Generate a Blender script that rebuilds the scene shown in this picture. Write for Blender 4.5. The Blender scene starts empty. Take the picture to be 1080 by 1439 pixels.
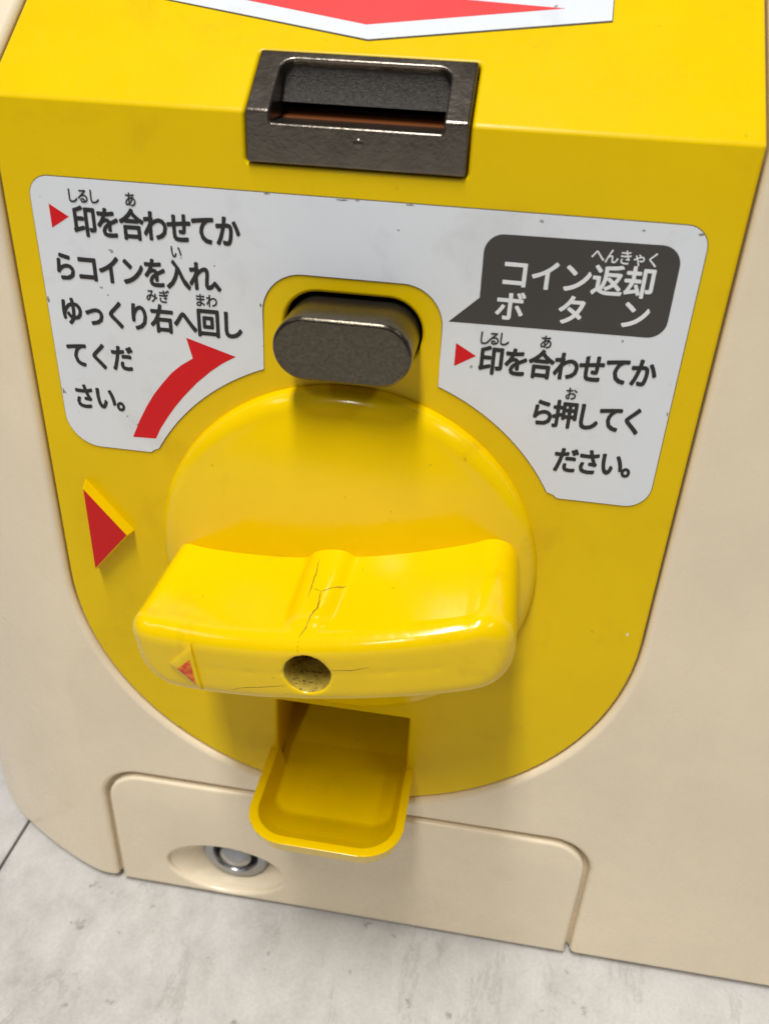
import bpy, bmesh, math, random
from mathutils import Vector, Matrix
from mathutils.bvhtree import BVHTree

random.seed(7)
sc = bpy.context.scene
COL = sc.collection
FLOOR = -148.8                      # mm, local z of the floor below the dial axis
R = math.radians


def P(x, y, z):                     # millimetres on the machine front -> metres in the world
    return Vector((x * .001, y * .001, (z - FLOOR) * .001))


# ------------------------------------------------------------------ camera
cam = bpy.data.cameras.new('camera')
co = bpy.data.objects.new('camera', cam)
COL.objects.link(co)
PITCH, YAW, ROLL = 0.545102917, -0.131876111, 0.0489685962
fw = Vector((math.sin(YAW) * math.cos(PITCH), math.cos(YAW) * math.cos(PITCH), -math.sin(PITCH)))
rt = fw.cross(Vector((0, 0, 1))).normalized()
up = rt.cross(fw)
rt2 = math.cos(ROLL) * rt + math.sin(ROLL) * up
up2 = -math.sin(ROLL) * rt + math.cos(ROLL) * up
M = Matrix((rt2, up2, -fw)).transposed().to_4x4()
M.translation = P(30.19077, -163.98572, 100.0)
co.matrix_world = M
cam.sensor_fit = 'VERTICAL'
cam.sensor_height = 36
cam.lens = 36 * 1219.6 / 1439
cam.clip_start = .005
cam.clip_end = 50
cam.dof.use_dof = True
cam.dof.focus_distance = .190
cam.dof.aperture_fstop = 20
sc.camera = co

# ------------------------------------------------------------------ world and shop lighting
w = bpy.data.worlds.new('World')
sc.world = w
w.use_nodes = True
bg = w.node_tree.nodes['Background']
bg.inputs[0].default_value = (1.0, .98, .95, 1)
bg.inputs[1].default_value = .05


def area(name, loc, target, sx, sy, watt, col=(1, .985, .96)):
    l = bpy.data.lights.new(name, 'AREA')
    l.shape = 'RECTANGLE'
    l.size, l.size_y = sx, sy
    l.energy = watt
    l.color = col
    o = bpy.data.objects.new(name, l)
    COL.objects.link(o)
    o.location = loc
    d = Vector(target) - Vector(loc)
    o.rotation_euler = d.to_track_quat('-Z', 'Y').to_euler()
    return o


area('ceiling_light_overhead', (-.20, -.80, 2.2), (-.20, -.80, 0), .24, 1.2, 57)
area('ceiling_light_aisle', (-.48, -2.5, 2.2), (-.48, -2.5, 0), .12, .45, 14)
area('fill_light_left', (-1.9, -.95, 2.2), (-1.9, -.95, 0), .3, 1.2, 5)  # unseen lamp, added to fill the side shadows
area('fill_light_right', (1.7, -.95, 2.2), (1.7, -.95, 0), .3, 1.2, 10)  # its counterpart on the right, also added as shadow fill

sc.view_settings.view_transform = 'Standard'
sc.view_settings.look = 'None'
sc.view_settings.gamma = 1
sc.view_settings.exposure = 0
sc.view_settings.use_curve_mapping = False


# ------------------------------------------------------------------ materials
def N(nt, t, **kw):
    n = nt.nodes.new(t)
    for k, v in kw.items():
        setattr(n, k, v)
    return n


def ramp(nt, src, stops):
    r = N(nt, 'ShaderNodeValToRGB')
    el = r.color_ramp.elements
    while len(el) < len(stops):
        el.new(.5)
    for e, (p, c) in zip(el, stops):
        e.position = p
        e.color = (c, c, c, 1) if not isinstance(c, tuple) else (*c, 1)
    nt.links.new(src, r.inputs[0])
    return r.outputs[0]


def noise(nt, scale, detail=3, rough=.55, vec=None, dist=0):
    n = N(nt, 'ShaderNodeTexNoise')
    n.inputs['Scale'].default_value = scale
    n.inputs['Detail'].default_value = detail
    n.inputs['Roughness'].default_value = rough
    n.inputs['Distortion'].default_value = dist
    if vec is not None:
        nt.links.new(vec, n.inputs['Vector'])
    return n.outputs['Fac']


def mix(nt, fac, a, b):
    m = N(nt, 'ShaderNodeMix', data_type='RGBA')
    for i, s in ((0, fac), (6, a), (7, b)):
        if hasattr(s, 'is_linked'):
            nt.links.new(s, m.inputs[i])
        elif i == 0:
            m.inputs[0].default_value = s
        else:
            m.inputs[i].default_value = (*s, 1)
    return m.outputs[2]


def coords(nt, scale=(1, 1, 1)):
    t = N(nt, 'ShaderNodeTexCoord')
    mp = N(nt, 'ShaderNodeMapping')
    mp.inputs['Scale'].default_value = scale
    nt.links.new(t.outputs['Object'], mp.inputs['Vector'])
    return mp.outputs[0]


def pmat(name, col, rough=.4, metal=0., bump=0., bscale=900, var=.06, dirt=None, dirt_amt=.0,
         rvar=.08, vscale=22, sth=.745, sscale=420, scratch=0., coat=0., sss=0., specks=0., speck_col=(.05, .035, .02), spec=.5):
    m = bpy.data.materials.new(name)
    m.use_nodes = True
    nt = m.node_tree
    b = nt.nodes['Principled BSDF']
    v = coords(nt)
    f = ramp(nt, noise(nt, vscale, 5, .65, vec=v), ((.3, 0.), (.7, 1.)))
    c = mix(nt, f, tuple(k * (1 - var) for k in col), tuple(min(1, k * (1 + var)) for k in col))
    if dirt_amt:
        d = ramp(nt, noise(nt, 60, 6, .65, v, .4), ((.56, 0.), (.78, dirt_amt)))
        c = mix(nt, d, c, dirt)
    if specks:
        s = ramp(nt, noise(nt, sscale, 2, .4, v), ((sth, 0.), (sth + .03, specks)))
        c = mix(nt, s, c, speck_col)
    nt.links.new(c, b.inputs['Base Color'])
    rr = N(nt, 'ShaderNodeMapRange')
    rr.inputs[3].default_value = max(.02, rough - rvar)
    rr.inputs[4].default_value = rough + rvar
    nt.links.new(noise(nt, 130, 5, .6, v), rr.inputs[0])
    rough_out = rr.outputs[0]
    if scratch:                      # fine rubbed streaks in two directions
        for ang in (.35, -.6):
            tc = N(nt, 'ShaderNodeTexCoord')
            mp = N(nt, 'ShaderNodeMapping')
            mp.inputs['Rotation'].default_value = (0, ang, 0)
            mp.inputs['Scale'].default_value = (1, .25, .045)
            nt.links.new(tc.outputs['Object'], mp.inputs['Vector'])
            st = ramp(nt, noise(nt, 1900, 3, .6, mp.outputs[0]), ((.60, 0.), (.70, scratch)))
            ad = N(nt, 'ShaderNodeMath', operation='ADD')
            nt.links.new(rough_out, ad.inputs[0])
            nt.links.new(st, ad.inputs[1])
            rough_out = ad.outputs[0]
    nt.links.new(rough_out, b.inputs['Roughness'])
    b.inputs['Metallic'].default_value = metal
    b.inputs['Specular IOR Level'].default_value = spec
    b.inputs['Coat Weight'].default_value = coat
    b.inputs['Coat Roughness'].default_value = .12
    if sss:
        b.inputs['Subsurface Weight'].default_value = sss
        b.inputs['Subsurface Radius'].default_value = (1, .6, .1)
        b.inputs['Subsurface Scale'].default_value = .0015
    if bump:
        bp = N(nt, 'ShaderNodeBump')
        bp.inputs['Strength'].default_value = bump
        bp.inputs['Distance'].default_value = .0004
        nt.links.new(noise(nt, bscale, 3, .6, v), bp.inputs['Height'])
        nt.links.new(bp.outputs[0], b.inputs['Normal'])
    return m


YEL = (.79, .54, .0)
m_yel = pmat('yellow_plastic', YEL, .30, scratch=.08, spec=.18, var=.05, dirt=(.42, .22, .01), dirt_amt=.22, bump=.05, bscale=500, specks=.15)
m_dial = pmat('glossy_yellow_plastic', (.84, .565, .0), .14, var=.05, dirt=(.46, .24, .01), dirt_amt=.42, bump=.06, bscale=320, rvar=.1, specks=.25, spec=.4, scratch=.11)
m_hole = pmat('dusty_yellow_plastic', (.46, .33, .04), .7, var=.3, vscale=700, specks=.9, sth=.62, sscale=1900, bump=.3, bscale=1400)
m_beige = pmat('cream_plastic', (.82, .705, .52), .27, var=.05, dirt=(.52, .42, .28), dirt_amt=.14, bump=.03, bscale=1500, specks=0)
m_stick = pmat('white_sticker', (.735, .765, .81), .38, var=.04, dirt=(.36, .36, .37), dirt_amt=.30, specks=.6, bump=.02)
m_grime = pmat('sticker_edge_grime', (.10, .08, .05), .6)
m_scuff = pmat('scuffed_edge', (.26, .23, .19), .6, var=.3, vscale=800)
m_black = pmat('black_print', (.018, .017, .016), .45, var=.2)
m_char = pmat('charcoal_print', (.050, .046, .043), .42, var=.1, specks=.2, speck_col=(.4, .4, .4))
m_white = pmat('white_print', (.78, .80, .83), .4)
m_red = pmat('red_print', (.66, .006, .010), .45, var=.06, spec=.3)
m_red2 = pmat('bright_red_print', (.80, .045, .045), .42, var=.05)
m_redp = pmat('red_paint', (.60, .005, .005), .42, var=.08, spec=.3)
m_metal = pmat('dark_bronze_metal', (.15, .128, .105), .24, metal=.85, var=.14, vscale=260, bump=.14, bscale=900, dirt=(.05, .042, .034), dirt_amt=.6)
m_rough = pmat('rough_black_metal', (.035, .031, .027), .42, metal=.5, var=.6, vscale=1500, bump=.55, bscale=4200)
m_btn = pmat('worn_grey_metal', (.105, .090, .066), .22, metal=.85, var=.3, vscale=1300, bump=.1, bscale=2600, dirt=(.045, .036, .018), dirt_amt=.9)
m_steel = pmat('lock_steel', (.35, .36, .38), .28, metal=.9, var=.1)
m_dark = pmat('dark_gap', (.010, .009, .008), .6)
m_inside = pmat('inside_shade_brown', (.11, .03, .004), .6)  # dark brown holds the shade inside the yellow plastic
m_crack = pmat('crack_grime', (.06, .028, .003), .8)


def worn_red():
    m = bpy.data.materials.new('worn_red_paint')
    m.use_nodes = True
    nt = m.node_tree
    b = nt.nodes['Principled BSDF']
    v = coords(nt)
    f = ramp(nt, noise(nt, 700, 5, .7, v), ((.44, 0.), (.56, 1.)))
    nt.links.new(mix(nt, f, (.62, .05, .01), (.78, .22, .012)), b.inputs['Base Color'])
    b.inputs['Roughness'].default_value = .5
    return m


m_worn = worn_red()


def floor_mat():
    m = bpy.data.materials.new('pale_stone_vinyl')
    m.use_nodes = True
    nt = m.node_tree
    b = nt.nodes['Principled BSDF']
    v = coords(nt)
    v2 = coords(nt, (1, .7, 1))
    a = ramp(nt, noise(nt, 70, 10, .74, v2, .2), ((.30, (.37, .355, .335)), (.47, (.50, .485, .465)), (.66, (.60, .59, .57))))
    g = ramp(nt, noise(nt, 14, 5, .6, v), ((.40, 0.), (.66, .55)))
    c = mix(nt, g, a, (.59, .58, .56))
    p = ramp(nt, noise(nt, 75, 4, .6, v), ((.54, 0.), (.70, .3)))
    c = mix(nt, p, c, (.52, .475, .45))
    d = ramp(nt, noise(nt, 150, 5, .6, v), ((.645, 0.), (.70, .75)))
    c = mix(nt, d, c, (.24, .225, .21))
    s = ramp(nt, noise(nt, 60, 8, .75, coords(nt, (1, .25, 1)), .8), ((.58, 0.), (.61, .45), (.64, 0.)))
    c = mix(nt, s, c, (.32, .305, .285))
    gr = ramp(nt, noise(nt, 900, 3, .7, v), ((.35, .16), (.6, 0.)))
    c = mix(nt, gr, c, (.22, .21, .20))
    nt.links.new(c, b.inputs['Base Color'])
    b.inputs['Roughness'].default_value = .55
    bp = N(nt, 'ShaderNodeBump')
    bp.inputs['Strength'].default_value = .15
    bp.inputs['Distance'].default_value = .0006
    nt.links.new(noise(nt, 300, 4, .6, v), bp.inputs['Height'])
    nt.links.new(bp.outputs[0], b.inputs['Normal'])
    return m


m_floor = floor_mat()


# ------------------------------------------------------------------ mesh helpers (all in millimetres, converted on link)
def link(name, me, mat, parent=None, smooth=True):
    o = bpy.data.objects.new(name, me)
    COL.objects.link(o)
    if mat is not None:
        me.materials.clear()
        me.materials.append(mat)
    if smooth:
        me.polygons.foreach_set('use_smooth', [True] * len(me.polygons))
    if parent is not None:
        o.parent = parent
        o.matrix_parent_inverse = parent.matrix_world.inverted()
    return o


def mesh_from(verts, faces):
    me = bpy.data.meshes.new('m')
    me.from_pydata([tuple(P(*v)) for v in verts], [], faces)
    me.update()
    bm = bmesh.new()
    bm.from_mesh(me)
    bmesh.ops.recalc_face_normals(bm, faces=bm.faces)
    bm.to_mesh(me)
    bm.free()
    return me


def tmp(me):
    o = bpy.data.objects.new('tmp', me)
    COL.objects.link(o)
    return o


def evaluated(o):
    dg = bpy.context.evaluated_depsgraph_get()
    return bpy.data.meshes.new_from_object(o.evaluated_get(dg))


def drop(o):
    bpy.data.objects.remove(o, do_unlink=True)


def solid(me, cutters=(), unions=(), bevel=0, seg=3, angle=30, remesh=0, smooth_it=0, weighted=True):
    """boolean, bevel and remesh a mesh; returns the finished mesh"""
    o = tmp(me)
    cs = []
    for kind, lst in (('UNION', unions), ('DIFFERENCE', cutters)):
        for c in lst:
            k = tmp(c)
            cs.append(k)
            b = o.modifiers.new('b', 'BOOLEAN')
            b.operation = kind
            b.object = k
            b.solver = 'EXACT'
    if remesh:
        r = o.modifiers.new('r', 'REMESH')
        r.mode = 'VOXEL'
        r.voxel_size = remesh * .001
        r.use_smooth_shade = True
        if smooth_it:
            s = o.modifiers.new('s', 'SMOOTH')
            s.factor = .5
            s.iterations = smooth_it
    if bevel:
        b = o.modifiers.new('v', 'BEVEL')
        b.width = bevel * .001
        b.segments = seg
        b.limit_method = 'ANGLE'
        b.angle_limit = R(angle)
        b.use_clamp_overlap = False
        b.miter_outer = 'MITER_ARC'
        if weighted:
            o.modifiers.new('w', 'WEIGHTED_NORMAL')
    for p in o.data.polygons:
        p.use_smooth = True
    out = evaluated(o)
    for k in cs:
        drop(k)
    drop(o)
    for p in out.polygons:
        p.use_smooth = True
    return out


def bisected(me, xs, zs):
    """cut large faces along planes so that no face is a long concave polygon"""
    bm = bmesh.new()
    bm.from_mesh(me)
    for no, vals in (((1, 0, 0), xs), ((0, 0, 1), zs)):
        for q in vals:
            co_ = P(q, 0, 0) if no[0] else P(0, 0, q)
            bmesh.ops.bisect_plane(bm, geom=bm.verts[:] + bm.edges[:] + bm.faces[:], dist=1e-7, plane_co=co_, plane_no=no)
    out = bpy.data.meshes.new('m')
    bm.to_mesh(out)
    bm.free()
    return out


def prism(pts, y0, y1):
    """outline [(x, z)] extruded along y"""
    n = len(pts)
    v = [(x, y0, z) for x, z in pts] + [(x, y1, z) for x, z in pts]
    f = [list(range(n))[::-1], list(range(n, 2 * n))] + [[i, (i + 1) % n, n + (i + 1) % n, n + i] for i in range(n)]
    return mesh_from(v, f)


def xprism(pts, x0, x1):
    """outline [(y, z)] extruded along x"""
    n = len(pts)
    v = [(x0, y, z) for y, z in pts] + [(x1, y, z) for y, z in pts]
    f = [list(range(n)), list(range(n, 2 * n))[::-1]] + [[i, n + i, n + (i + 1) % n, (i + 1) % n] for i in range(n)]
    return mesh_from(v, f)


def rings(rs, cap0=True, cap1=True, closed=True):
    """loft a list of equally long rings of (x, y, z)"""
    n = len(rs[0])
    v = [p for r in rs for p in r]
    f = []
    for k in range(len(rs) - 1):
        for i in range(n if closed else n - 1):
            j = (i + 1) % n
            f.append([k * n + i, k * n + j, (k + 1) * n + j, (k + 1) * n + i])
    if cap0:
        f.append(list(range(n))[::-1])
    if cap1:
        f.append(list(range((len(rs) - 1) * n, len(rs) * n)))
    return mesh_from(v, f)


def arc(cx, cz, r, a0, a1, n):
    return [(cx + r * math.cos(R(a0 + (a1 - a0) * i / n)), cz + r * math.sin(R(a0 + (a1 - a0) * i / n))) for i in range(n + 1)]


def rounded(pts, rad, n=8):
    """round the corners of a polygon; rad is one radius or one per corner"""
    out = []
    L = len(pts)
    for i in range(L):
        p0, p1, p2 = Vector(pts[i - 1]), Vector(pts[i]), Vector(pts[(i + 1) % L])
        r = rad[i] if isinstance(rad, (list, tuple)) else rad
        if r <= 0:
            out.append(tuple(p1))
            continue
        a, b = (p0 - p1).normalized(), (p2 - p1).normalized()
        half = math.acos(max(-1, min(1, a.dot(b)))) / 2
        t = min(r / math.tan(half), (p0 - p1).length * .49, (p2 - p1).length * .49)
        r2 = t * math.tan(half)
        c = p1 + (a + b).normalized() * (r2 / math.sin(half))
        s, e = p1 + a * t - c, p1 + b * t - c
        ang = s.angle_signed(e) if s.length > 0 else 0
        a0 = math.atan2(s.y, s.x)
        for k in range(n + 1):
            q = a0 - ang * k / n
            out.append((c.x + r2 * math.cos(q), c.y + r2 * math.sin(q)))
    return out


def stadium(cx, cz, hw, r, n=20):
    return arc(cx + hw - r, cz, r, -90, 90, n) + arc(cx - hw + r, cz, r, 90, 270, n)


FRONT = Matrix.Rotation(R(90), 4, 'X')


def plate(loops, front, thick, bevel=0., res=2, frame=None):
    """flat plate with holes, its face at y = front (mm), made from a filled 2D curve"""
    c = bpy.data.curves.new('c', 'CURVE')
    c.dimensions = '2D'
    c.fill_mode = 'BOTH'
    for pts in loops:
        s = c.splines.new('POLY')
        s.points.add(len(pts) - 1)
        for p, (x, z) in zip(s.points, pts):
            p.co = (x * .001, z * .001, 0, 1)
        s.use_cyclic_u = True
    c.extrude = (thick / 2 - bevel) * .001
    c.bevel_depth = bevel * .001
    c.bevel_resolution = res
    c.offset = -bevel * .001
    o = bpy.data.objects.new('c', c)
    COL.objects.link(o)
    me = evaluated(o)
    drop(o)
    if frame is None:
        mt = Matrix.Translation(P(0, front + thick / 2, 0)) @ FRONT
    else:
        mt = frame @ Matrix.Translation((0, 0, (-front - thick / 2) * .001))
    me.transform(mt)
    bm = bmesh.new()
    bm.from_mesh(me)
    bmesh.ops.remove_doubles(bm, verts=bm.verts, dist=1e-7)
    bm.to_mesh(me)
    bm.free()
    return me


def flat_shade(me, ang=35):
    """smooth shading with sharp edges above an angle"""
    bm = bmesh.new()
    bm.from_mesh(me)
    for f in bm.faces:
        f.smooth = True
    for e in bm.edges:
        if len(e.link_faces) == 2 and e.calc_face_angle(0) > R(ang):
            e.smooth = False
    bm.to_mesh(me)
    bm.free()
    return me


def lathe(prof, cx, cz, n=96, cap=True):
    """profile [(radius, y)] turned round an axis along y"""
    rs = [[(cx + r * math.cos(2 * math.pi * i / n), y, cz + r * math.sin(2 * math.pi * i / n)) for i in range(n)] for r, y in prof]
    return rings(rs, False, cap)


# ------------------------------------------------------------------ floor
SLOPE = R(53)
floor_base = link('floor', mesh_from([(-3000, -3000, FLOOR - 3), (3000, -3000, FLOOR - 3), (3000, 3000, FLOOR - 3), (-3000, 3000, FLOOR - 3)], [[0, 1, 2, 3]]), pmat('grey_joint', (.33, .32, .30), .7), None, False)
floor_base['kind'] = 'structure'
floor_base['label'] = 'pale grey stone-look vinyl floor under the machine'
pw, pl, gap = 320., 1300., .9
for i in range(-2, 3):
    for j in range(-1, 2):
        x0 = -110.5 + i * pw
        y0 = -620 + j * pl + (i % 2) * 420
        me = prism([(x0 + gap / 2, FLOOR - 2.8), (x0 + pw - gap / 2, FLOOR - 2.8), (x0 + pw - gap / 2, FLOOR), (x0 + gap / 2, FLOOR)], y0, y0 + pl - gap)
        me = solid(me, bevel=.5, seg=2)
        link('floor_plank', me, m_floor, floor_base)

# ------------------------------------------------------------------ the machine
root = bpy.data.objects.new('capsule_toy_machine', None)
COL.objects.link(root)
root.location = P(20, 90, FLOOR)
root['label'] = 'cream and yellow capsule toy vending machine with coin slot, turn handle and return tray'
root['category'] = 'vending machine'
bpy.context.view_layer.update()

BASE = -147.2
SN, CS = math.sin(SLOPE), math.cos(SLOPE)


def on_slope(s, d=0., z0=79.8):
    """(y, z) of a point s mm up the sloping face, d mm proud of it"""
    return (s * SN - d * CS, z0 + s * CS + d * SN)


HX, HZ, HA, HB = -35.3, -135.1, 18.4, 10.2
# body shell: rounded plan extruded upwards, sloped off above the ridge
plan = []
BF = -1.0
LC = [(-137, 82), (-137, 65), (-135, 48.5), (-130.2, 34.5), (-122.3, 23.4), (-113, 15.6), (-105, 10.9), (-97.5, 7.0), (-90, 3.6), (-83, .9), (-78.5, -.5), (-75.5, -1.0)]
for k in range(len(LC) - 1):           # left corner of the shell, a smooth curve through measured points
    q0, q1, q2, q3 = [Vector(LC[max(0, min(len(LC) - 1, k + d))]) for d in (-1, 0, 1, 2)]
    for t in (0, .25, .5, .75):
        plan.append(tuple(.5 * (2 * q1 + (q2 - q0) * t + (2 * q0 - 5 * q1 + 4 * q2 - q3) * t * t + (3 * q1 - q0 - 3 * q2 + q3) * t ** 3)))
plan.append(LC[-1])
plan += [(x, y) for x, y in arc(160, 66 + BF, 66, 270, 360, 40)]
plan += [(226, 230), (-137, 230)]
body = rings([[(x, y, BASE) for x, y in plan], [(x, y, 190.) for x, y in plan]])
ridge_z = 79.8 + (1 / CS - math.tan(SLOPE) * 0) * 0 + .5
cut_slope = xprism([(-120, ridge_z + 1), (BF - .0001, ridge_z), on_slope(260, 1.0), (100, 420), (-120, 420)], -400, 400)


def ell_outline(w, b, ztop, zc=-28., n=48):
    return [(w, ztop), (-w, ztop)] + [(-w * math.cos(math.pi * i / n), zc - b * math.sin(math.pi * i / n)) for i in range(n + 1)]


def bent(pts, y0, y1, ftop, btop):
    """prism of an outline whose first two points are its top edge, carried on upwards to ftop (front) and btop (back) (y, z)"""
    n = len(pts)
    v = [(x, y0, z) for x, z in pts] + [(x, y1, z) for x, z in pts]
    return v, n


def bent_mesh(pts, y0, y1, zf, zb, ftop, btop):
    n = len(pts)
    v = [(x, y0, zf if i < 2 else z) for i, (x, z) in enumerate(pts)]
    v += [(x, y1, zb if i < 2 else z) for i, (x, z) in enumerate(pts)]
    v += [(pts[0][0], *ftop), (pts[1][0], *ftop), (pts[0][0], *btop), (pts[1][0], *btop)]
    a, b, c, d = 2 * n, 2 * n + 1, 2 * n + 2, 2 * n + 3
    f = [list(range(n)), list(range(n, 2 * n))[::-1]]
    f += [[i, n + i, n + (i + 1) % n, (i + 1) % n] for i in range(1, n)]
    f += [[0, 1, b, a], [n, n + 1, d, c], [0, n, c, a], [1, n + 1, d, b], [a, b, d, c]]
    return mesh_from(v, f)


cut_panel = bent_mesh(ell_outline(70.35, 65.9, 60), -20, 32, 60, 60, (60, 260), (190, 180))


def u_shape(hw, top, bot, r):
    return [(-hw, bot), (hw, bot)] + arc(hw - r, top - r, r, 0, 90, 12) + arc(-hw + r, top - r, r, 90, 180, 12)


cut_cover = prism(u_shape(71.0, -97.9, -165, 12), -20, 2.4)
cut_niche = prism([(HX + 19.6 * math.cos(2 * math.pi * i / 48), HZ + 11.2 * math.sin(2 * math.pi * i / 48)) for i in range(48)], -20, 14)
me = bisected(solid(body, cutters=(cut_slope, cut_panel, cut_cover, cut_niche)), (-45.5, 1.3, 44.7, 120), (-110, -60, -28.7, 13, 45))
me = solid(me, bevel=1.7, seg=5)
link('body_shell', me, m_beige, root)

# lock cover with its niche
oval = [(HX + HA * math.cos(2 * math.pi * i / 64), HZ + HB * math.sin(2 * math.pi * i / 64)) for i in range(64)]
cover = link('lock_cover', flat_shade(plate([u_shape(69.5, -99.4, BASE + .1, 10.6), oval], BF, 3.3, 1.05, 5), 40), m_beige, root)
n = 64
LX, LZ, LR = -33.8, -134.7, 10.6
bowl = []
for t in (0, .25, .5, .75, 1.):
    a = HA + .2 + (LR + .4 - HA - .2) * t ** .8
    b = HB + .2 + (LR + .0 - HB - .2) * t
    bowl.append([(HX + (LX - HX) * t + a * math.cos(2 * math.pi * i / n), .45 + 6.0 * t, HZ + (LZ - HZ) * t + b * math.sin(2 * math.pi * i / n)) for i in range(n)])
link('lock_niche', rings(bowl, False, False), m_beige, cover)
lock = link('lock_cylinder', flat_shade(lathe([(LR + .6, 7.5), (LR - .1, 5.2), (LR - .8, 4.4), (7.3, 4.4), (6.7, 5.2), (6.5, 8)], LX, LZ, 64, False)), m_steel, cover)
link('keyway_gap', lathe([(6.7, 7.4), (5.0, 7.4)], LX, LZ, 48), m_dark, cover)
link('lock_plug', flat_shade(lathe([(5.2, 8), (5.2, 4.6), (4.6, 3.8), (2.2, 3.4), (.05, 3.4)], LX, LZ, 48), 50), m_steel, cover)

# rubber feet under the shell
for fx, fy in ((-95, 60), (180, 60), (-95, 200), (180, 200)):
    c = [(fx + 9 * math.cos(k * math.pi / 12), fy + 9 * math.sin(k * math.pi / 12)) for k in range(24)]
    link('rubber_foot', flat_shade(rings([[(x, y, FLOOR + .05) for x, y in c], [(x, y, BASE + .5) for x, y in c]])), m_dark, root)

# yellow front panel, folded back at the ridge
T = 4.0
zb = 79.8 - T * math.tan(SLOPE / 2)
pan = bent_mesh(ell_outline(69.9, 65.5, 79.8), 0, T, 79.8, zb, on_slope(110), on_slope(110, -T))
c_btn = prism(stadium(.2, 41.0, 14.0, 7.0), -10, 10)
OW, OZ0, OZ1 = 17.6, -88.4, -61.8
c_open = prism(rounded([(-OW, OZ0), (OW, OZ0), (OW, OZ1), (-OW, OZ1)], [1.5, 1.5, .4, .4], 4), -10, 20)
SW = 20.4
c_slot = xprism([(-12, 71.0), (9, 71.0), on_slope(14.8, -12), on_slope(14.8, 12), (-12, 90)], -SW, SW)
me = bisected(solid(pan, cutters=(c_btn, c_open, c_slot)), (-31.3, 0.7, 31.7), (-77, -45, -10, 25, 57))
me = solid(me, bevel=.8, seg=4)
panel = link('front_panel', me, m_yel, root)

# inside of the return chute
ch = [(-OW - .6, OZ0 - .4), (OW + .6, OZ0 - .4), (OW + .6, OZ1 + .6), (-OW - .6, OZ1 + .6)]
chv = [(x, 3.6, z) for x, z in ch] + [(x, 30, z + (9 if k < 2 else 0)) for k, (x, z) in enumerate(ch)]
chm = mesh_from(chv, [[0, 1, 5, 4], [1, 2, 6, 5], [2, 3, 7, 6], [3, 0, 4, 7]])
link('chute_back_shade', mesh_from([(-OW - .5, 17, OZ1 + .5), (OW + .5, 17, OZ1 + .5), (OW + .5, 22, -83.0), (-OW - .5, 22, -83.0)], [[0, 1, 2, 3]]), m_inside, panel, False)  # brown sheet painted as the deep shade at the chute's back
link('chute_lining', chm, m_yel, panel, False)
# dark box behind the button hole
link('button_well', rings([[(x, 3.9, z) for x, z in stadium(.2, 41, 14.6, 7.6)], [(x, 14, z) for x, z in stadium(.2, 41, 14.6, 7.6)]], False, True), m_dark, panel)

# ------------------------------------------------------------------ coin slot plate
prof = [(-.75, 71.35), (-.75, 80.15), on_slope(14.4, .75), on_slope(14.4, -9), (7, 71.35)]
sl = xprism(prof, -20.05, 20.05)
# opening: rounded at its upper corners, square at the lip
SFR = Matrix((Vector((1, 0, 0)), Vector((0, SN, CS)), Vector((0, -CS, SN)))).transposed().to_4x4()
SFR.translation = P(0, 0, 79.8)
op = plate([rounded([(-15.6, -8), (15.6, -8), (15.6, 12.4), (-15.6, 12.4)], [0, 0, 2.6, 2.6], 8)], -6, 40, 0, frame=SFR)
below = xprism([(-30, 40), (60, 40), (60, 78.2), (-30, 78.2)], -60, 60)       # keeps the lip
op = solid(op, cutters=(below,), weighted=False)
me = solid(sl, cutters=(op,), bevel=.45, seg=3)
slot = link('coin_slot_plate', me, m_metal, root)
# curved rough hood inside the opening and the chute below, shade painted brown
hood = []
for k in range(9):
    t = k / 8
    s = 12.7 - 5.9 * t
    d = -.5 - 3.3 * math.sin(t * math.pi * .5)
    hood.append(on_slope(s, d))
hv = [(-15.7, y, z) for y, z in hood] + [(15.7, y, z) for y, z in hood]
back = [(y + 2.5, z + 1) for y, z in hood]
full = hood + back[::-1]
link('slot_hood', flat_shade(xprism(full, -15.9, 15.9), 40), m_rough, slot)
m_bed = pmat('slot_shade_brown', (.15, .04, .005), .5)  # yellow interior coloured brown for the shade in the slot
link('slot_bed', xprism([(1.3, 77.2), (6, 77.7), (12, 79.6), (12, 74), (1.3, 74)], -15.9, 15.9), m_bed, slot, False)
link('slot_throat', mesh_from([(-16, 1, 73), (16, 1, 73), (16, 24, 73), (-16, 24, 73), (-16, 24, 86), (16, 24, 86), (16, 14, 82), (-16, 14, 82)], [[0, 1, 2, 3], [3, 2, 5, 4], [4, 5, 6, 7], [0, 3, 4, 7], [1, 2, 5, 6]]), m_inside, slot, False)
dm = lathe([(.95, -.70), (.9, -.82), (.55, -.95), (.05, -.98)], .6, 75.6, 20)
link('casting_pip', dm, m_metal, slot)

# ------------------------------------------------------------------ coin return button
bt = plate([stadium(.4, 40.7, 13.35, 6.35, 28)], -12.4, 22, .9, 6)
link('coin_return_button', flat_shade(bt, 40), m_btn, root)

# ------------------------------------------------------------------ dial: disc and handle
DZ = -14.5
dp = [(43.6, .4), (43.6, -.6)] + [(43.6 - 5.0 * (1 - math.cos(q * math.pi / 20)), -.6 - 4.0 * math.sin(q * math.pi / 20)) for q in range(1, 10)]
re_, ye = dp[-1]
dp += [(re_ * (1 - k / 26), ye - 6.2 * (1 - (1 - k / 26) ** 2)) for k in range(1, 26)] + [(.1, ye - 6.2)]
dial = link('dial_disc', lathe(dp, 0, DZ, 160), m_dial, root)

TH = R(9.3)
cT, sT = math.cos(TH), math.sin(TH)


def H(u, y, v):                       # handle frame -> machine millimetres
    return (u * cT - v * sT, y, DZ - .4 + u * sT + v * cT)


HL = 38.4


def front_y(u):
    return -39.6 + 5.0 * (u / HL) ** 2


def top_v(u):
    return 7.9 + 1.2 * (u / HL) ** 2


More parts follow.
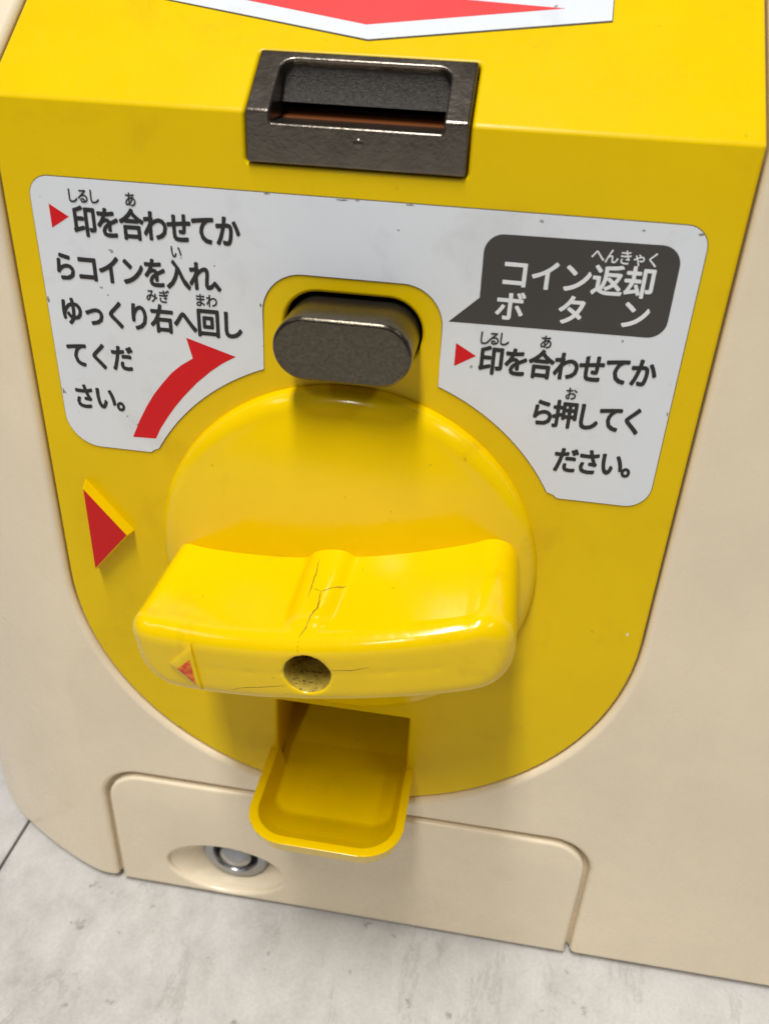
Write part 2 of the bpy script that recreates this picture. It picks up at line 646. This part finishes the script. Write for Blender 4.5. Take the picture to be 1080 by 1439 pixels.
def bot_v(u):
    return -8.6 + .3 * (u / HL) ** 2


poly = [(u, top_v(u)) for u in [HL - .01 - k * (2 * HL - .02) / 30 for k in range(31)]]
low = [(u, bot_v(u)) for u in [-HL + .01 + k * (2 * HL - .02) / 30 for k in range(31)]]
rads = [4.5] + [0] * 29 + [4.5] + [9.0] + [0] * 29 + [9.0]


def simple_round(pl, rd):             # corners between long neighbours only
    a = [(HL + 1.6, top_v(HL)), (-HL, top_v(HL)), (-HL, bot_v(HL)), (HL + 1.6, bot_v(HL))]
    r4 = rounded(a, [6.4, 4.0, 9.0, 10.5], 10)
    out = []
    for i, (u, v) in enumerate(r4):
        out.append((u, v))
        u2, v2 = r4[(i + 1) % len(r4)]
        if abs(u2 - u) > 12:
            for k in range(1, 24):
                uu = u + (u2 - u) * k / 24
                out.append((uu, top_v(uu) if v > 0 else bot_v(uu)))
    return out


ol = simple_round(poly, rads)
ol = [(u, v - (top_v(HL) - top_v(u)) * 0) for u, v in ol]


def inset(pts, d):
    n_ = len(pts)
    out = []
    for i in range(n_):
        a, b = Vector(pts[i - 1]), Vector(pts[(i + 1) % n_])
        t = (b - a).normalized()
        nrm = Vector((-t.y, t.x))       # inward for a counter-clockwise outline
        p_ = Vector(pts[i]) + nrm * d
        out.append((p_.x, p_.y))
    return out


rs = [[H(u, -3, v) for u, v in ol], [H(u, -20, v) for u, v in ol]]
FR = 3.9
for k in range(0, 7):
    q = k / 6 * math.pi / 2
    ins = inset(ol, FR * (1 - math.cos(q)))
    rs.append([H(u, front_y(u) + FR * (1 - math.sin(q)), v) for u, v in ins])
last = inset(ol, FR)
for k in range(1, 7):
    t = k / 6.5
    rs.append([H(u + (max(-30, min(30, u)) - u) * t, front_y(u + (max(-30, min(30, u)) - u) * t), v * (1 - t)) for u, v in last])
bar = rings(rs)
br, bc = 6.7, 3.9
bossr = []


def spow(q, e=.72):
    return math.copysign(abs(q) ** e, q)


for y, k in ((-3, 1.06), (-20, 1.03), (-30.5, 1.), (-33, .975), (-34.7, .92), (-35.8, .83), (-36.4, .7), (-36.7, .5)):
    bossr.append([H(6.1 * k * spow(math.cos(2 * math.pi * i / 40)), y, 2.0 * k + 7.5 * k * spow(math.sin(2 * math.pi * i / 40))) for i in range(40)])
boss = rings(bossr)
boss2 = rings([[H(br * math.cos(2 * math.pi * i / 40), y, -bc + br * math.sin(2 * math.pi * i / 40)) for i in range(40)] for y in (-3, -33)])
drill = rings([[H(4.75 * k * math.cos(2 * math.pi * i / 40), y, -.2 + 4.75 * k * math.sin(2 * math.pi * i / 40)) for i in range(40)] for y, k in ((-60, 1), (-24, .96))])


def joined(meshes):
    bm = bmesh.new()
    for q in meshes:
        bm.from_mesh(q)
    me = bpy.data.meshes.new('m')
    bm.to_mesh(me)
    bm.free()
    return me


hm = solid(joined((bar, boss, boss2)), remesh=.5)
hm = solid(hm, cutters=(drill,), remesh=.42, smooth_it=8)
hm.materials.clear()
hm.materials.append(m_dial)
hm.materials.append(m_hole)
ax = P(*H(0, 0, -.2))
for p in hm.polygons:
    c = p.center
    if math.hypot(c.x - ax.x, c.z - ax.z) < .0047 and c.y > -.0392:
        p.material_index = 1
    p.use_smooth = True
handle = bpy.data.objects.new('turn_handle', hm)
COL.objects.link(handle)
handle.parent = dial
handle.matrix_parent_inverse = dial.matrix_world.inverted()
bvh = BVHTree.FromPolygons([v.co.copy() for v in hm.vertices], [tuple(p.vertices) for p in hm.polygons])


def tubes(paths, width):
    """thin grimy fissures laid on the handle surface: paths of surface points"""
    v, f = [], []
    for pts in paths:
        base = len(v)
        for i, (p, nrm) in enumerate(pts):
            a = pts[max(0, i - 1)][0]
            b = pts[min(len(pts) - 1, i + 1)][0]
            t = (b - a).normalized()
            s = t.cross(nrm).normalized()
            wd = width * (.35 + .65 * math.sin(math.pi * min(1, (i + .6) / (len(pts))))) * random.uniform(.7, 1.2)
            v += [p - s * wd - nrm * .00003, p + nrm * .00003, p + s * wd - nrm * .00003]
        for i in range(len(pts) - 1):
            k = base + i * 3
            f += [(k, k + 1, k + 4, k + 3), (k + 1, k + 2, k + 5, k + 4)]
    me = bpy.data.meshes.new('m')
    me.from_pydata([tuple(q) for q in v], [], f)
    return me


def trace(pts, top=True, jit=.12):
    """follow (u, y) points on the handle's top or (u, v) points on its front, dense with a little jitter"""
    out = []
    for (a0, b0), (a1, b1) in zip(pts[:-1], pts[1:]):
        k = max(2, int(math.hypot(a1 - a0, b1 - b0) / .55))
        for i in range(k):
            t = i / k
            a = a0 + (a1 - a0) * t + random.uniform(-jit, jit)
            b = b0 + (b1 - b0) * t + random.uniform(-jit, jit) * .4
            if top:
                o = P(*H(a, b, 30))
                d = (P(*H(a, b, 0)) - o).normalized()
            else:
                o = P(*H(a, -60, b))
                d = Vector((0, 1, 0))
            loc, nrm, _, _ = bvh.ray_cast(o, d)
            if loc is not None:
                out.append((loc, nrm))
    return out


paths = [trace([(-1.7, -13.5), (-1.3, -17.5), (-1.1, -23.6), (-1.1, -28)]),
         trace([(-.7, -24.4), (1.3, -25.3), (6.2, -20.8)]),
         trace([(1.3, -25.3), (1.5, -28.2), (1.7, -30.2), (1.0, -32.5), (.3, -35.2), (-.6, -37.0), (-.8, -38.2)])]
link('crack', tubes(paths, .00021), m_crack, dial)
paths = [trace([(-.7, 7.6), (-.9, 5.6), (-.7, 4.4)], False), trace([(-5, -3.0), (-9, -3.6), (-14, -4.2), (-17, -5.2)], False),
         trace([(5, 1.0), (9, .9), (13, 1.6)], False), trace([(-24, 15)], True)]
link('crack', tubes([p for p in paths if len(p) > 1], .00012), m_crack, dial)

# raised arrow mark on the handle's front
tri = [(-29.4, .2), (-23.4, -5.8), (-23.1, 5.8)]


def on_front(pts, proud, mat, name, n_=14):
    """a triangle moulded onto the handle: its face follows the curved front"""
    a, b, c = [Vector(q) for q in pts]
    idx, v = {}, []
    for i in range(n_ + 1):
        for k in range(n_ + 1 - i):
            q = a + (b - a) * (i / n_) + (c - a) * (k / n_)
            loc, nrm, _, _ = bvh.ray_cast(P(*H(q.x, -60, q.y)), Vector((0, 1, 0)))
            edge = min(i, k, n_ - i - k)
            d = proud * (.55 if edge == 0 else .9 if edge == 1 else 1.)
            idx[(i, k)] = len(v)
            v.append(loc + nrm * d * .001)
    f = []
    for i in range(n_):
        for k in range(n_ - i):
            f.append((idx[(i, k)], idx[(i + 1, k)], idx[(i, k + 1)]))
            if k < n_ - i - 1:
                f.append((idx[(i + 1, k)], idx[(i + 1, k + 1)], idx[(i, k + 1)]))
    rim = [(i, 0) for i in range(n_)] + [(n_ - k, k) for k in range(n_)] + [(0, k) for k in range(n_, 0, -1)]
    base = len(v)
    for q in rim:
        v.append(v[idx[q]] + Vector((0, .0022, 0)))
    for q in range(len(rim)):
        w_ = (q + 1) % len(rim)
        f.append((idx[rim[q]], idx[rim[w_]], base + w_, base + q))
    me = bpy.data.meshes.new('m')
    me.from_pydata([tuple(q) for q in v], [], f)
    bm = bmesh.new()
    bm.from_mesh(me)
    bmesh.ops.recalc_face_normals(bm, faces=bm.faces)
    bm.to_mesh(me)
    bm.free()
    return link(name, flat_shade(me, 50), mat, dial)


on_front(tri, .85, m_dial, 'arrow_mark')
on_front([(-28.0, -.4), (-23.8, -4.9), (-23.6, 3.2)], 1.0, m_worn, 'arrow_paint')

# ------------------------------------------------------------------ coin return tray
def u_ring(hw, dep, r, z, yb=2.0, n_=10):
    pts = [(-hw, yb)] + [(x, y) for x, y in arc(-hw + r, -dep + r, r, 180, 270, n_)] + [(x, y) for x, y in arc(hw - r, -dep + r, r, 270, 360, n_)] + [(hw, yb)]
    return [(x, y, z) for x, y in pts]


outer = rings([u_ring(16.5, 15, 7, -93.0), u_ring(18.2, 22, 8.5, -90.5), u_ring(19.3, 27.6, 10, -85), u_ring(19.9, 29.6, 10.5, -80.0)])
inner = rings([u_ring(15.4, 13.8, 5.0, -87.6, 20), u_ring(15.9, 15.2, 5.5, -87.1, 20), u_ring(16.9, 23.5, 8, -82.8, 20), u_ring(17.5, 27.0, 8.6, -80.4, 20), u_ring(17.8, 27.4, 8.7, -70, 20)])
inner_floor = None
tm = solid(outer, cutters=(inner,), remesh=.36, smooth_it=5)
link('coin_return_tray', tm, m_dial, root)
link('tray_floor', mesh_from([(-17.9, .3, -87.7), (17.9, .3, -87.7), (17.9, 29.5, -84.2), (-17.9, 29.5, -84.2), (-17.9, .3, -89.5), (17.9, .3, -89.5), (17.9, 29.5, -87), (-17.9, 29.5, -87)],
                             [[0, 1, 2, 3], [4, 5, 6, 7], [0, 1, 5, 4], [2, 3, 7, 6], [0, 3, 7, 4], [1, 2, 6, 5]]), m_yel, panel, False)

# ------------------------------------------------------------------ raised pointer triangle on the panel
t0 = [(-61.9, -.6), (-62.2, -26.4), (-51.2, -13.7)]
t1 = [(-61.3, -1.5), (-61.4, -24.6), (-51.7, -13.3)]
pm = rings([[(x, .5, z) for x, z in t0], [(x, -2.9, z) for x, z in t1]])
ptr = link('pointer_triangle', solid(pm, bevel=.25, seg=2), m_yel, root)
link('pointer_face', flat_shade(plate([[(-61.15, -2.0), (-61.25, -24.0), (-52.1, -13.25)]], -2.97, .25)), m_redp, ptr, False)

# ------------------------------------------------------------------ instruction sticker
so = [(-64, 66.0), (-64, 8.4), (-44.3, 8.4)]


def sticker_outline(g=0.):
    o = rounded([(-64 - g, 66 + g), (-64 - g, 8.3 - g)], 0)
    pts = []
    pts += arc(-60, 62, 4 + g, 90, 180, 8)
    pts += arc(-56.5, 15.8, 7.5 + g, 180, 270, 12)
    pts += arc(-45.2, 9.3, 1.0 + g, 270, 330, 5)
    a0 = math.degrees(math.atan2(24.6, -43.0))
    a1 = math.degrees(math.atan2(46.0, -18.2))
    pts += arc(0, -15, 49.4 - g, a0, a1, 20)
    pts += [(-18.1 - g * 0, 36)]
    pts += arc(-9.9, 43.1, 8.2 - g, 180, 90, 12)
    pts += arc(9.9, 43.1, 8.2 - g, 90, 0, 12)
    pts += [(18.1, 36)]
    pts += arc(0, -15, 49.4 - g, 180 - a1, 180 - a0, 20)
    pts += arc(45.6, 9.6, 1.3 + g, 210, 270, 5)
    pts += arc(59, 13.3, 5 + g, 270, 360, 10)
    pts += arc(60, 62, 4 + g, 0, 90, 8)
    return pts


stick = link('instruction_sticker', flat_shade(plate([sticker_outline()], -.26, .24)), m_stick, root)
link('adhesive_edge', flat_shade(plate([sticker_outline(.16)], -.12, .1)), m_grime, stick)
PRINT = -.30


def decal(name, loops, mat, parent=stick, y=PRINT):
    return link(name, plate(loops, y, .03), mat, parent, False)


decal('curved_arrow', [[(-48.7, 11.7), (-46.8, 15.8), (-44.7, 19.6), (-42.7, 22.7), (-40.4, 25.6), (-38.3, 28.0), (-36.1, 29.9), (-33.4, 31.7), (-34.5, 36.1), (-24.1, 33.0),
                        (-27.1, 31.2), (-29.8, 29.1), (-33.0, 26.2), (-36.0, 22.9), (-38.2, 20.2), (-40.2, 17.4), (-42.0, 14.6), (-43.4, 11.9)][::-1]], m_red)
decal('bullet_triangle', [[(-60.4, 60.9), (-60.4, 56.3), (-56.6, 58.7)]], m_red)
decal('bullet_triangle', [[(21.0, 40.5), (21.0, 35.7), (25.1, 38.2)]], m_red)
bub = arc(28.2, 58.4, 3.6, 180, 90, 8) + arc(56.4, 58.7, 3.6, 90, 0, 8) + arc(56.6, 48.5, 3.4, 0, -90, 8) + [(19.2, 44.7), (24.7, 49.9)]
bub = [(x, z) for x, z in bub]
decal('speech_bubble', [bub], m_char)

# ---- lettering
glyphs = {}


def glyph(ch, bold):
    k = (ch, bold)
    if k not in glyphs:
        c = bpy.data.curves.new('g', 'FONT')
        c.body = ch
        c.size = 1
        c.offset = bold
        c.resolution_u = 3
        o = bpy.data.objects.new('g', c)
        COL.objects.link(o)
        me = evaluated(o)
        drop(o)
        glyphs[k] = ([v.co.copy() for v in me.vertices], [tuple(p.vertices) for p in me.polygons])
    return glyphs[k]


def lettering(chars, sx, sy, mat, bold=.012, y=-.335):
    """chars: [(character, x, z)], each glyph's em square centred on (x, z)"""
    v, f = [], []
    for ch, x, z in chars:
        gv, gf = glyph(ch, 0)
        for k, (dx, dz) in enumerate(((0, 0), (1, 0), (-1, 0), (0, 1), (0, -1), (.7, .7), (-.7, -.7), (.7, -.7), (-.7, .7))):
            b = len(v)      # the stroke is thickened by a few offset layers, each a hair above the last
            v += [(x + (g.x - .5) * sx + dx * bold * sy, y - .004 * k, z + (g.y - .38) * sy + dz * bold * sy) for g in gv]
            f += [tuple(i + b for i in q) for q in gf]
    me = bpy.data.meshes.new('lettering')
    me.from_pydata([tuple(P(*q)) for q in v], [], f)
    o = link('lettering', me, mat, stick, False)
    return o


def run(text, p0, p1, upto=None):
    """spread a run of characters from centre p0 to centre p1 (the centre of character number upto)"""
    k = (upto if upto is not None else len(text) - 1) or 1
    return [(ch, p0[0] + (p1[0] - p0[0]) * i / k, p0[1] + (p1[1] - p0[1]) * i / k) for i, ch in enumerate(text)]


SX, SY = 5.15, 6.25
for text, a, b, up_ in (('印を合わせてか', (-53.4, 58.1), (-24.5, 58.4), None),
                        ('らコインを入れ、', (-58.9, 48.8), (-30.4, 49.2), 6),
                        ('ゆっくり右へ回し', (-58.9, 39.6), (-24.6, 39.8), None),
                        ('てくだ', (-59.0, 30.1), (-49.0, 30.2), None),
                        ('さい。', (-58.9, 20.4), (-54.0, 20.5), 1),
                        ('印を合わせてか', (28.2, 37.7), (57.5, 38.0), None),
                        ('ら押してく', (39.6, 27.7), (57.5, 27.8), None),
                        ('ださい。', (45.7, 17.6), (55.0, 17.8), 2)):
    lettering(run(text, a, b, up_), SX, SY, m_black, .030)
for text, a, b in (('しるし', (-55.3, 62.8), (-50.9, 62.9)), ('あ', (-43.5, 62.9), (-43.5, 62.9)), ('い', (-35.2, 53.7), (-35.2, 53.7)),
                   ('みぎ', (-41.1, 44.4), (-38.5, 44.4)), ('まわ', (-30.9, 44.4), (-28.5, 44.4)),
                   ('しるし', (26.4, 42.1), (30.2, 42.2)), ('あ', (38.3, 42.4), (38.3, 42.4)), ('お', (44.6, 32.3), (44.6, 32.3))):
    lettering(run(text, a, b), 2.55, 2.9, m_black, .018)
lettering(run('コイン返却', (30.8, 55.1), (53.5, 55.3)), 5.9, 6.1, m_white, .024)
lettering(run('ボタン', (30.6, 48.8), (53.8, 49.3)), 5.9, 6.1, m_white, .024)
lettering(run('へんきゃく', (45.3, 59.7), (55.2, 59.6)), 2.6, 2.9, m_white, .014)

# ------------------------------------------------------------------ arrow sticker on the sloping top of the panel
white = [(-43.4, 27.0), (-.9, 18.9), (42.8, 27.0), (42.8, 78), (-43.4, 78)]
top = link('arrow_sticker', flat_shade(plate([white], -.26, .24, frame=SFR)), m_stick, root)
link('adhesive_edge', flat_shade(plate([[(-43.6, 26.9), (-.9, 18.7), (43.0, 26.8), (43.0, 78.2), (-43.6, 78.2)]], -.12, .1, frame=SFR)), m_grime, top)
link('red_arrow', plate([[(-35.5, 29.3), (-1.8, 22.6), (34.2, 29.4), (16, 30.4), (16, 70), (-17, 70), (-17, 30.4)]], -.30, .03, frame=SFR), m_red2, top, False)


# ------------------------------------------------------------------ wear: scuffs on the sticker edge, a chip in the panel
def blob(cx, cz, rx, rz, seed, n=14):
    rnd = random.Random(seed)
    return [(cx + rx * rnd.uniform(.45, 1.1) * math.cos(2 * math.pi * i / n), cz + rz * rnd.uniform(.45, 1.1) * math.sin(2 * math.pi * i / n)) for i in range(n)]


for k, (x, z, rx, rz) in enumerate(((-16.5, 65.9, .7, .16), (-2.2, 65.8, 1.5, .2), (.6, 65.9, .5, .15), (10.5, 65.85, .9, .18), (52.5, 64.6, .4, .22), (62.4, 64.6, .6, .3),
                                    (-63.7, 41.5, .3, .8), (-63.6, 21, .3, .7), (63.7, 30, .25, .6), (-18.4, 44.5, .3, .5), (8.5, 61.2, .25, .15), (-27.5, 51.5, .2, .2), (-50.5, 43.6, .2, .25), (52.5, 44.0, .25, .35), (-47.2, 14.8, .4, .3))):
    decal('scuff_mark', [blob(x, z, rx, rz, k)], m_scuff, stick, -.285)
link('paint_chip', plate([blob(66.2, -25.5, .45, .5, 41)], -.03, .06), m_beige, panel, False)
